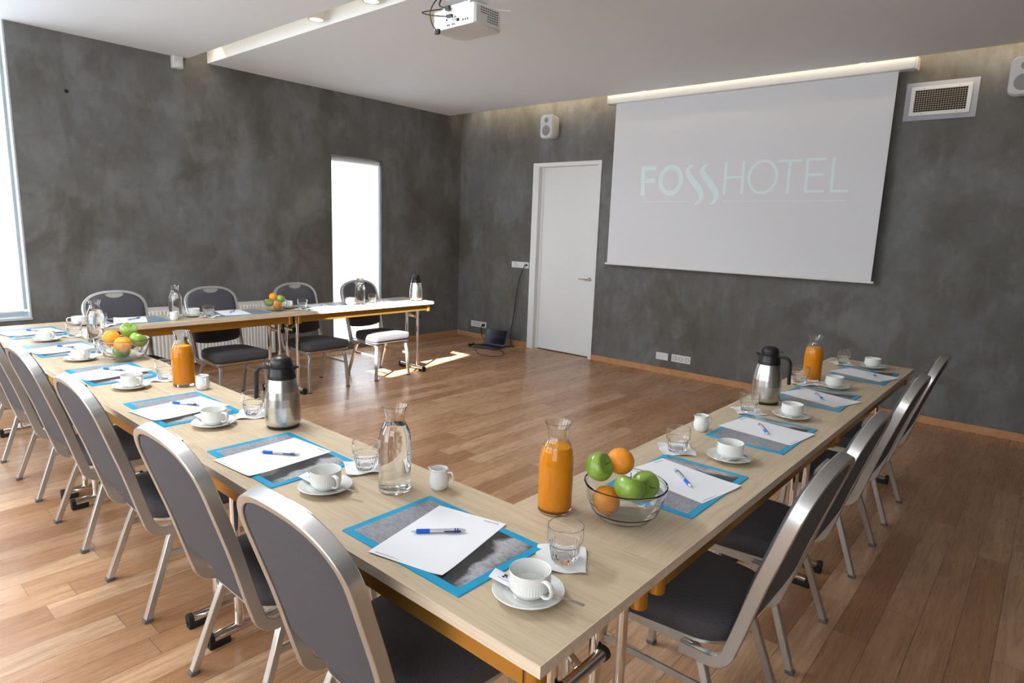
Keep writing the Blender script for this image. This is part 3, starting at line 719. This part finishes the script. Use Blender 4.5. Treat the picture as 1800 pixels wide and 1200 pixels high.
def p_pen():
    t = thing('ballpoint_pen', '', 'pen'); M = T(0, 0, .0056) @ ry(math.pi/2)   # axis along +x, tip at -x
    MB().lathe([(0, -.070), (.0012, -.0695), (.0034, -.061), (.0045, -.056)], 14, M).build('tip', 'pensilver', t)
    MB().lathe([(.0045, -.056), (.0055, -.053), (.0053, -.035), (.0055, -.022), (.0048, -.0215)], 16, M).build('grip', 'penblue', t)
    MB().lathe([(.0048, -.0215), (.0052, -.021), (.0052, .047), (.0045, .050)], 16, M).build('barrel', 'pensilver', t)
    MB().lathe([(.0053, .050), (.0055, .052), (.0053, .054), (.0045, .055), (.0055, .056), (.0053, .060), (.0035, .0615), (.003, .068), (0, .0685)], 16, M).build('end_cap', 'pensilver', t)
    MB().box(.014, .056, -.0085, -.0055, .005, .0075, bev=.0008).box(.05, .056, -.0065, -.003, .005, .008).lathe([(.0056, .040), (.0057, .043)], 16, M).lathe([(.0056, .046), (.0057, .049)], 16, M).build('clip', 'pennavy', t)
    return Proto(t)
def p_saucer():
    t = tag(MB().lathe([(0, .0035), (.028, .0035), (.030, .0048), (.032, .0038), (.052, .0085), (.070, .0165), (.0765, .0185), (.0775, .0172), (.070, .0125), (.050, .0045), (.038, .001), (.036, 0), (.033, .0), (.032, .0015), (0, .0015)], 56).build('saucer', 'china'), '', 'saucer'); return Proto(t)
def p_cup():
    t = thing('coffee_cup', '', 'cup')
    def mod(a, z, r): return 1+(.010*math.cos(a*44) if (.018 < z < .043 and r > .036) else 0)
    prof = [(0, .003), (.020, .003), (.022, 0), (.0245, 0), (.026, .003), (.034, .008), (.0405, .0165), (.0425, .019), (.0436, .027), (.0440, .035), (.0440, .042), (.0437, .0435), (.0442, .052), (.0446, .0575), (.0440, .0592), (.0428, .0585), (.0418, .045), (.0405, .025), (.034, .0125), (.020, .0065), (0, .006)]
    MB().lathe(prof, 176, mod=mod).build('bowl', 'china', t, ang=50)
    MB().sweep(bez([(.042, 0, .050), (.052, 0, .0535), (.066, 0, .050), (.071, 0, .038), (.066, 0, .026), (.054, 0, .019), (.042, 0, .0185)], 30), .0125, .0058, nseg=14, normal=None).build('handle', 'china', t)
    return Proto(t)
def p_spoon():
    t = thing('teaspoon', '', 'spoon'); b = MB()
    cl = [(-.060, .0065, .0), (-.052, .012, -.001), (-.044, .0135, -.0018), (-.034, .0115, -.001), (-.026, .006, .001), (-.018, .0032, .003), (.0, .0028, .005), (.03, .0033, .0075), (.055, .0042, .008), (.070, .0045, .0075)]
    vs = []; fs = []
    for x, w, z in cl:
        d = .0035 if x < -.03 else (.001 if x < -.02 else 0)
        vs += [(x, -w, z+.0012), (x, -w*.45, z+.0012-d*.8), (x, w*.45, z+.0012-d*.8), (x, w, z+.0012), (x, w, z), (x, 0, z-d), (x, -w, z)]
    for i in range(len(cl)-1):
        for k in range(7): j = (k+1) % 7; fs.append((i*7+k, i*7+j, i*7+7+j, i*7+7+k))
    fs.append(tuple(range(7))); fs.append(tuple((len(cl)-1)*7+k for k in range(7)))
    MB().add(vs, fs).build('body', 'steel', t, ang=50); return Proto(t)
def p_packet():
    t = thing('sugar_packet', '', 'sugar packet'); b = MB(); n = 6; vs = []; fs = []
    for s in (1, -1):
        for i in range(n+1):
            for j in range(n+1):
                u, v = i/n*2-1, j/n*2-1; vs.append((u*.030, v*.019, s*(.0004+.0032*max(0, (1-u*u))**.5*max(0, (1-v*v))**.7)))
    for s in range(2):
        o = s*(n+1)**2
        for i in range(n):
            for j in range(n): a = o+i*(n+1)+j; fs.append((a, a+1, a+n+2, a+n+1))
    b.add(vs, fs).build('paper_sachet', 'paper', t, ang=70)
    MB().box(-.004, .004, .004, .011, .0034, .0037).box(-.006, .0, -.003, .002, .0036, .0039).box(.002, .006, .0, .003, .0036, .0039).build('printed_mark', 'darkink', t)
    MB().box(-.014, .014, -.0085, -.0075, .0034, .0036).build('printed_line', 'ink', t)
    return Proto(t)
def p_glass():
    N_ = 20
    def mod(a, z, r): return 1+(.022*math.cos(a*N_) if (z < .043 and r > .026 and z > .002) else 0)
    out = [(0, .001), (.020, .001), (.022, 0), (.0285, .0005), (.0305, .004), (.0330, .015), (.0352, .030), (.0365, .041), (.0385, .045), (.0418, .049), (.0425, .054), (.0425, .086), (.0420, .0872), (.0412, .0865)]
    inn = [(.0408, .054), (.0392, .048), (.0338, .041), (.0320, .026), (.0285, .015), (.015, .0125), (0, .012)]
    t = tag(MB().lathe(out+inn, 120, mod=mod).build('water_glass', 'glass', ang=60), '', 'glass'); return Proto(t)
def p_napkin(w=.118, h=.118, seed=1):
    rd = random.Random(seed); b = MB(); n = 14; vs = []; fs = []; ph = rd.random()*6
    top = []
    for i in range(n+1):
        for j in range(n+1):
            u, v = i/n-.5, j/n-.5; e = max(abs(u), abs(v))*2; lift = .006*max(0, e-.7)/.3*(.5+.5*math.sin(9*u+7*v+ph))
            top.append((u*w*(1+.02*math.sin(6*v+ph)), v*h*(1+.025*math.cos(7*u+ph)), .0018+lift))
    for i in range(n):
        for j in range(n): a = i*(n+1)+j; fs.append((a, a+1, a+n+2, a+n+1))
    m = len(top); vs = top+[(x, y, z-.0016) for x, y, z in top]; fs += [tuple(m+q for q in f) for f in fs[:n*n]]
    ring = [i for i in range(n+1)]+[(k+1)*(n+1)-1 for k in range(1, n+1)]+[n*(n+1)+i for i in range(n-1, -1, -1)]+[k*(n+1) for k in range(n-1, 0, -1)]
    for a, c in zip(ring, ring[1:]+ring[:1]): fs.append((a, c, m+c, m+a))
    return Proto(tag(b.add(vs, fs).build('paper_napkin', 'napkin', ang=60), '', 'napkin'))
CP_OUT = [(0, .003), (.034, .003), (.038, 0), (.0435, .001), (.0465, .006), (.0470, .014), (.0472, .06), (.0474, .110), (.0472, .138), (.0458, .158), (.0428, .176), (.0380, .190), (.0325, .200), (.0288, .208), (.0272, .216), (.0272, .224), (.0300, .238), (.0355, .251), (.0370, .254)]
CP_IN = [(.0357, .2545), (.0340, .2515), (.0279, .238), (.0250, .224), (.0250, .216), (.0266, .208), (.0302, .200), (.0357, .190), (.0406, .176), (.0436, .158), (.0450, .138), (.0452, .110), (.0450, .060), (.0448, .018), (.042, .013), (.030, .012), (0, .0115)]
def p_carafe(liquid, lvl, name, cat):
    t = thing(name, '', cat)
    MB().lathe(CP_OUT+CP_IN, 56).build('bottle', 'glass', t, ang=60)
    inner = CP_IN[::-1]; e = .0003
    pr = [(0, .0112 if e > 0 else .0122)]+[(r+e, z+(0 if e > 0 else .0007)) for r, z in inner[1:] if z < lvl-.004 and r > 0]
    r_at = None
    for (r0, z0_), (r1, z1_) in zip(inner, inner[1:]):
        if z0_ <= lvl <= z1_: r_at = r0+(r1-r0)*(lvl-z0_)/(z1_-z0_)
    pr += [(r_at+e, lvl), (0, lvl)]
    MB().lathe(pr, 56).build('orange_juice' if liquid == 'juice' else 'water', liquid, t, ang=60)
    return Proto(t)
def p_creamer():
    t = thing('milk_jug', '', 'jug')
    def mod(a, z, r):
        k = max(0, (z-.045)/.02); return 1+.34*k*math.exp(-((a-math.pi)/.30)**2)
    pr = [(0, .002), (.017, .002), (.019, 0), (.021, .001), (.0265, .008), (.0292, .018), (.0295, .028), (.0280, .042), (.0262, .052), (.0258, .058), (.0268, .0635), (.0255, .0643), (.0245, .058), (.0262, .042), (.0278, .028), (.025, .012), (.015, .006), (0, .0055)]
    MB().lathe(pr, 48, mod=mod).build('jug_body', 'china', t, ang=60)
    MB().sweep(bez([(.026, 0, .053), (.038, 0, .054), (.043, 0, .043), (.040, 0, .028), (.027, 0, .021)], 24), .007, .0055, nseg=10).build('handle', 'china', t)
    return Proto(t)
def p_thermos():
    t = thing('vacuum_jug', '', 'thermos jug')
    MB().lathe([(0, 0), (.056, 0), (.0585, .003), (.0585, .012), (.0595, .014), (0, .014)], 48).build('base', 'black', t)
    MB().lathe([(.0595, .0125), (.0640, .020), (.0650, .030), (.0650, .085), (.0632, .115), (.0600, .142), (.0555, .166), (.0512, .184), (.0495, .189), (.045, .189)], 64).build('steel_body', 'steel', t)
    MB().lathe([(.0505, .186), (.0508, .190), (.0500, .200), (.0468, .214), (.0445, .226), (.0450, .229), (.040, .2295)], 48).build('collar', 'black', t)
    MB().lathe([(.0395, .229), (.0400, .236), (.0400, .246), (.0370, .256), (.0300, .265), (.0180, .271), (0, .273)], 48).build('lid', 'black', t)
    # spout on +x, handle on -x
    sp = MB(); sp.add([(.030, -.022, .229), (.030, .022, .229), (.066, 0, .2335), (.034, -.018, .210), (.034, .018, .210), (.064, 0, .229), (.030, -.022, .234), (.030, .022, .234)], [(0, 3, 5, 2), (1, 2, 5, 4), (3, 4, 5), (6, 0, 2), (7, 2, 1), (6, 2, 7), (0, 6, 7, 1), (0, 1, 4, 3)]); sp.build('spout', 'black', t)
    MB().sweep(bez([(-.040, 0, .222), (-.060, 0, .226), (-.080, 0, .223), (-.093, 0, .205), (-.0955, 0, .175), (-.0965, 0, .14), (-.0985, 0, .105)], 36), .021, .0125, bev=.3, normal=[Vector((0, 0, 1))]*0 or None).build('handle', 'black', t)
    MB().box(-.058, -.03, -.007, .007, .247, .252, bev=.002).build('thumb_lever', 'black', t)
    return Proto(t)
def p_bowl():
    o = [(0, 0), (.045, 0), (.060, .003), (.075, .012), (.090, .030), (.101, .055), (.107, .080), (.1095, .098), (.1115, .1005), (.1118, .1035), (.1095, .105), (.1068, .1035), (.1045, .0985), (.1030, .080), (.097, .056), (.0865, .033), (.072, .016), (.058, .0075), (.045, .005), (0, .005)]
    return Proto(tag(MB().lathe(o, 72).build('glass_bowl', 'bowlglass', ang=60), '', 'bowl'))
def p_apple():
    t = thing('green_apple', '', 'apple'); pr = []
    for k in range(33):
        a = math.pi*k/32; s = math.sin(a); c = -math.cos(a)
        r = .0395*s*(1+.06*c); z = .037*c
        if c > .55: z -= .016*((c-.55)/.45)**2.2
        if c < -.75: z += .008*((-c-.75)/.25)**1.6
        pr.append((max(0, r), z))
    pr[0] = (0, pr[0][1]); pr[-1] = (0, pr[-1][1])
    MB().lathe(pr, 40, mod=lambda a, z, r: 1+.012*math.cos(5*a)*(1 if z < 0 else .4)).build('flesh', 'apple', t, ang=80)
    MB().tube([(0, 0, .018), (.001, .001, .028), (.004, .002, .038)], .0013, 7).build('stem', 'stem', t); return Proto(t)
def p_orange():
    t = thing('orange', '', 'orange'); pr = [(.0385*math.sin(math.pi*k/28), -.0365*math.cos(math.pi*k/28)) for k in range(29)]; pr[0] = (0, pr[0][1]+.001); pr[-1] = (0, pr[-1][1]-.0015)
    MB().lathe(pr, 40).build('peel', 'orange', t, ang=80)
    MB().lathe([(.0028, .034), (.0026, .0358), (0, .0362)], 8).build('stem_button', 'stem', t); return Proto(t)
PM, PP, PN, SA, CU, SP, PK, GL = p_mat(), p_paper(), p_pen(), p_saucer(), p_cup(), p_spoon(), p_packet(), p_glass()
NA, NB = p_napkin(seed=1), p_napkin(seed=5)

# ------------------------------------------------------------------ place settings
def ang(v): return math.atan2(v[1], v[0])
# key: (mat xy, paper xy, paper turn, pen tip/end, saucer, glass, napkin xy+angle)
SEATS = {
 'L1': ((.195, .467), (.195, .472), 13, ((.151, .542), (.260, .441)), (.155, .157), (.326, .188), (.322, .195, 35)),
 'L2': ((.200, 1.246), (.187, 1.266), 4, ((.161, 1.324), (.249, 1.204)), (.159, .924), (.335, .969), (.335, .98, 62)),
 'L3': ((.200, 2.020), (.189, 2.014), 7, ((.187, 2.100), (.259, 1.989)), (.194, 1.718), (.364, 1.753), (.36, 1.745, 55)),
 'L4': ((.200, 2.828), (.190, 2.845), 13, ((.177, 2.951), (.264, 2.812)), (.169, 2.479), (.340, 2.558), (.34, 2.55, 50)),
 'L5': ((.197, 3.640), (.190, 3.632), 9, ((.176, 3.724), (.261, 3.590)), (.182, 3.251), (.324, 3.389), (.335, 3.36, 60)),
 'L6': ((.213, 4.325), (.200, 4.345), 8, ((.186, 4.419), (.260, 4.300)), (.195, 3.962), (.361, 4.042), (.36, 4.05, 50)),
 'B1': ((.850, 4.520), (.843, 4.540), -17, ((.928, 4.586), (.815, 4.510)), (.511, 4.493), (.600, 4.360), (.615, 4.365, 40)),
 'B2': ((1.640, 4.500), (1.600, 4.512), -8, ((1.660, 4.600), (1.565, 4.500)), (1.280, 4.491), (1.354, 4.400), (1.36, 4.40, 40)),
 'B3': ((2.420, 4.480), (2.400, 4.480), -8, ((2.460, 4.55), (2.360, 4.46)), (2.115, 4.550), (2.158, 4.385), (2.165, 4.385, 35)),
 'B4': ((3.150, 4.475), (3.100, 4.462), -14, ((3.150, 4.540), (3.060, 4.440)), (2.740, 4.500), (2.930, 4.420), (2.93, 4.42, 40)),
 'R1': ((.957, .216), (.988, .218), -9, ((.935, .155), (1.040, .268)), (1.283, .181), (1.222, .347), (1.235, .356, 40)),
 'R2': ((1.685, .208), (1.717, .207), -7, ((1.652, .175), (1.774, .259)), (1.995, .196), (1.940, .362), (1.95, .366, 40)),
 'R3': ((2.466, .216), (2.462, .209), -18, ((2.400, .170), (2.520, .245)), (2.752, .217), (2.714, .377), (2.72, .36, 45)),
 'R4': ((3.247, .184), (3.250, .181), -17, ((3.214, .101), (3.330, .180)), (3.515, .194), (3.504, .352), (3.505, .36, 42)),
}
def where(k):
    r, i = k[0], int(k[1])
    if r == 'L': return 'the %s place of the left row' % ORD[i-1]
    if r == 'R': return 'the %s place of the right row' % (ORD[i-1] if i < 4 else 'farthest')
    return 'the back row\'s ' + ['leftmost place', 'second place from left', 'third place from left', 'rightmost place'][i-1]
BASE = {'L': -R90, 'R': 0, 'B': math.pi}         # seat frame: +y away from the sitter, +x to the sitter's right
for k, (m_, pp, pa, pn, sa, gl, nk) in SEATS.items():
    b = BASE[k[0]]; wh = where(k); rd = random.Random(k)
    def off(c, dx, dy): return (c[0]+dx*math.cos(b)-dy*math.sin(b), c[1]+dx*math.sin(b)+dy*math.cos(b))
    PM.put((*m_, TH+.0003), b, 'blue-edged folder with grey landscape print at '+wh, 'blue folders laid at the places')
    PP.put((*pp, TH+.0034), b+math.radians(pa), 'white letter sheet on the blue folder at '+wh, 'white letter sheets')
    d = (pn[1][0]-pn[0][0], pn[1][1]-pn[0][1]); mid = ((pn[0][0]+pn[1][0])/2, (pn[0][1]+pn[1][1])/2)
    PN.put((*mid, TH+.0045), ang(d), 'blue and silver pen on the sheet at '+wh, 'blue pens on the sheets')
    SA.put((*sa, TH+.0003), 0, 'white round saucer under the coffee cup at '+wh, 'white saucers')
    ca = b+math.radians({'L': 6, 'R': 15, 'B': 5}[k[0]]+rd.uniform(-14, 14))
    if k == 'L1': ca = b-math.radians(12)
    cc = off(sa, .003, 0); CU.put((*cc, TH+.0045), ca, 'white ribbed coffee cup on its saucer at '+wh, 'white coffee cups')
    if k[0] == 'L':
        s_ = off(sa, .058, .012); SP.put((*s_, TH+.0155), b+math.radians(8), 'steel teaspoon beside the cup at '+wh, 'steel teaspoons')
        q = off(sa, -.058, -.012); PK.put((*q, TH+.0205), (math.radians(0), math.radians(16), b+math.radians(20)), 'white sugar packet leaning on the saucer at '+wh, 'sugar packets')
    else:
        s_ = off(sa, -.038, -.036); SP.put((*s_, TH+.0175), b+math.radians(-48), 'steel teaspoon beside the cup at '+wh, 'steel teaspoons')
        q = off(sa, -.055, -.012) if 0 else off(sa, .012, -.056); PK.put((*q, TH+.0195), (math.radians(12), 0, b+math.radians(4)), 'white sugar packet leaning on the saucer at '+wh, 'sugar packets')
    (NA if rd.random() < .5 or k in ('L1', 'R1') else NB).put((nk[0], nk[1], TH+.0004 if math.hypot(nk[0]-m_[0], nk[1]-m_[1]) > .3 else TH+.0034), b+math.radians(nk[2]), 'white paper napkin under the water glass at '+wh, 'paper napkins')
    GL.put((*gl, TH+.0028+(0 if math.hypot(nk[0]-m_[0], nk[1]-m_[1]) > .3 else .003)), rd.random(), 'clear fluted water glass on the napkin at '+wh, 'water glasses')

# ------------------------------------------------------------------ carafes, jugs, fruit
JU = p_carafe('juice', .186, 'juice_carafe', 'carafe'); WA = p_carafe('water', .200, 'water_carafe', 'carafe')
JU.put((.527, .370, TH+.0003), 0, 'glass carafe of orange juice beside the big fruit bowl near the camera', 'juice carafes')
JU.put((.355, 2.383, TH+.0003), 0, 'glass carafe of orange juice in the middle of the left row', 'juice carafes')
JU.put((2.843, .355, TH+.0003), 0, 'glass carafe of orange juice toward the far end of the right row', 'juice carafes')
WA.put((.302, .786, TH+.0003), 0, 'large clear water carafe on the left row near the camera', 'water carafes')
WA.put((.409, 3.775, TH+.0003), 0, 'clear water carafe at the far end of the left row by the fruit bowl', 'water carafes')
WA.put((1.129, 4.445, TH+.0003), 0, 'clear water carafe on the back row in front of the radiator', 'water carafes')
WA.put((2.800, 4.430, TH+.0003), 0, 'sunlit water carafe on the back row before the narrow window', 'water carafes')
CR = p_creamer()
for (x, y, a, lb) in ((.398, .700, -62, 'standing right of the near water carafe on the left row'), (.388, 2.262, -95, 'next to the orange juice carafe on the left row'), (.40, 3.900, 180, 'half hidden behind the far water carafe on the left row'),
                      (1.088, 4.380, 178, 'in front of the water carafe on the back row'), (2.640, 4.36, 120, 'in the sun patch on the back row table'), (1.523, .395, -38, 'between the two nearest places of the right row'), (2.950, .375, -40, 'behind the orange juice carafe on the right row')):
    CR.put((x, y, TH+.0003), math.radians(a), 'small white milk jug '+lb, 'white milk jugs')
TP = p_thermos()
TP.put((.374, 1.540, TH+.0003), math.radians(-49), 'big steel and black thermos jug on the left row, handle at its left', 'steel thermos jugs')
TP.put((2.170, .370, TH+.0003), math.radians(90), 'steel and black thermos jug on the right row, handle at its right', 'steel thermos jugs')
TP.put((3.470, 4.400, TH+.0003), math.radians(-140), 'small-looking steel thermos jug at the sunlit end of the back row', 'steel thermos jugs')
BO = p_bowl(); AP = p_apple(); OR = p_orange()
def cf(c, dx, df): return (c[0]+.655*dx+.76*df, c[1]-.754*dx+.65*df)
def fruit(c, items, nm, k=1):
    b_ = BO.put((*c, TH+.0003), 0, 'clear glass bowl holding apples and oranges '+nm, 'glass fruit bowls'); b_.scale = (k,)*3
    for kind, dx, df, h, rot, lb in items:
        x, y = cf(c, dx*k, df*k); f_ = (AP if kind == 'a' else OR).put((x, y, TH+h*k), rot, lb+' in the fruit bowl '+nm, 'fruit in the bowl '+nm); f_.scale = (k,)*3
fruit((.621, .205), [('a', -.073, .012, .141, (.9, -.7, .5), 'topmost green apple, hanging over the left rim'), ('o', -.006, .066, .138, (.4, .3, 0), 'orange behind the apples'),
                    ('a', .002, -.040, .106, (.25, .2, 1), 'green apple at the front'), ('a', .056, .020, .090, (1.5, .2, -.4), 'right-hand green apple showing its dimple'),
                    ('o', -.050, -.000, .052, (1.2, .4, .3), 'orange low at the left')], 'on the right row')
fruit((.353, 3.126), [('o', -.062, .0, .106, (.5, .2, 0), 'orange at the upper left'), ('a', -.006, .052, .138, (.6, .1, .2), 'topmost green apple'), ('a', .057, .02, .098, (.4, .4, 1), 'green apple at the right rim'),
                     ('o', .025, -.053, .086, (.2, .8, 0), 'orange at the front'), ('a', -.015, -.003, .043, (.2, .1, 0), 'green apple at the bottom')], 'on the left row', 1.1)
fruit((1.942, 4.445), [('o', -.036, .035, .135, (.5, .2, 0), 'orange at the upper left'), ('a', -.054, -.030, .080, (.6, .1, .2), 'green apple at the left'), ('a', .048, .012, .122, (.4, .4, 1), 'green apple at the upper right'),
                      ('o', .036, -.047, .066, (.2, .8, 0), 'orange at the right front'), ('o', .0, .035, .044, (0, 0, 0), 'orange at the bottom')], 'on the back row', .88)

# ------------------------------------------------------------------ laptop and cables by the door
lp = thing('laptop', 'open black laptop on the floor by the wall left of the door', 'laptop', (5.01, 4.775, 0), math.radians(9))
MB().box(-.115, .115, -.165, .165, .004, .022, bev=.006).build('base', 'lap', lp)
kb = MB()
for i in range(5):
    for j in range(13): kb.box(-.005+i*.019-.008, -.005+i*.019+.008, -.145+j*.0225, -.145+j*.0225+.019, .022, .0235)
kb.build('keyboard', 'lapkey', lp)
MB().box(-.095, -.04, -.045, .045, .022, .0226).build('touchpad', 'dplast', lp)
M = T(.112, 0, .018) @ ry(math.radians(22))
sc2 = MB().box(0, .008, -.165, .165, 0, .215, M); sc2.build('lid', 'lap', lp)
MB().box(-.0006, 0, -.152, .152, .018, .205, M).build('screen', 'lapscr', lp)
tag(MB().tube(bez([(5.425, 5.268, .193), (5.39, 5.275, .185), (5.395, 5.29, .12), (5.39, 5.25, .03), (5.33, 5.12, .008), (5.22, 5.02, .006), (5.10, 5.00, .006), (5.00, 5.04, .006)], 60), .0045, 8).tube([(5.431, 5.268, .193), (5.40, 5.268, .193)], .018, 14).build('power_cable', 'cable'), 'black power cable plugged into the low socket behind the laptop', 'cable')
tag(MB().tube(bez([(5.425, 4.545, 1.056), (5.40, 4.56, 1.05), (5.415, 4.655, .87), (5.42, 4.70, .65), (5.42, 4.74, .35), (5.40, 4.76, .12), (5.36, 4.70, .01), (5.31, 4.60, .006), (5.27, 4.66, .006), (5.2, 4.72, .006)], 80), .0045, 8).tube([(5.431, 4.545, 1.056), (5.40, 4.545, 1.056)], .010, 12).build('data_cable', 'cblue'), 'thin navy cable hanging from the wall plate left of the door', 'cable')
tag(MB().tube(bez([(4.93, 5.02, .006), (4.85, 4.98, .006), (4.83, 4.87, .006), (4.72, 4.72, .006), (4.61, 4.57, .006), (4.60, 4.38, .006), (4.70, 4.31, .006), (4.83, 4.36, .006), (4.93, 4.47, .006), (4.98, 4.575, .006)], 90), .004, 8).build('adapter_cable', 'cable'), 'black adapter cable looping on the floor in front of the laptop', 'cable')
ad = thing('power_adapter', 'small black power adapter on the floor left of the laptop', 'power adapter', (4.965, 5.045, 0), .4)
MB().box(-.055, .055, -.025, .025, .0, .028, bev=.006).build('housing', 'black', ad)
MB().box(-.03, .01, -.015, .012, .028, .0285).build('sticker', 'plastic', ad)
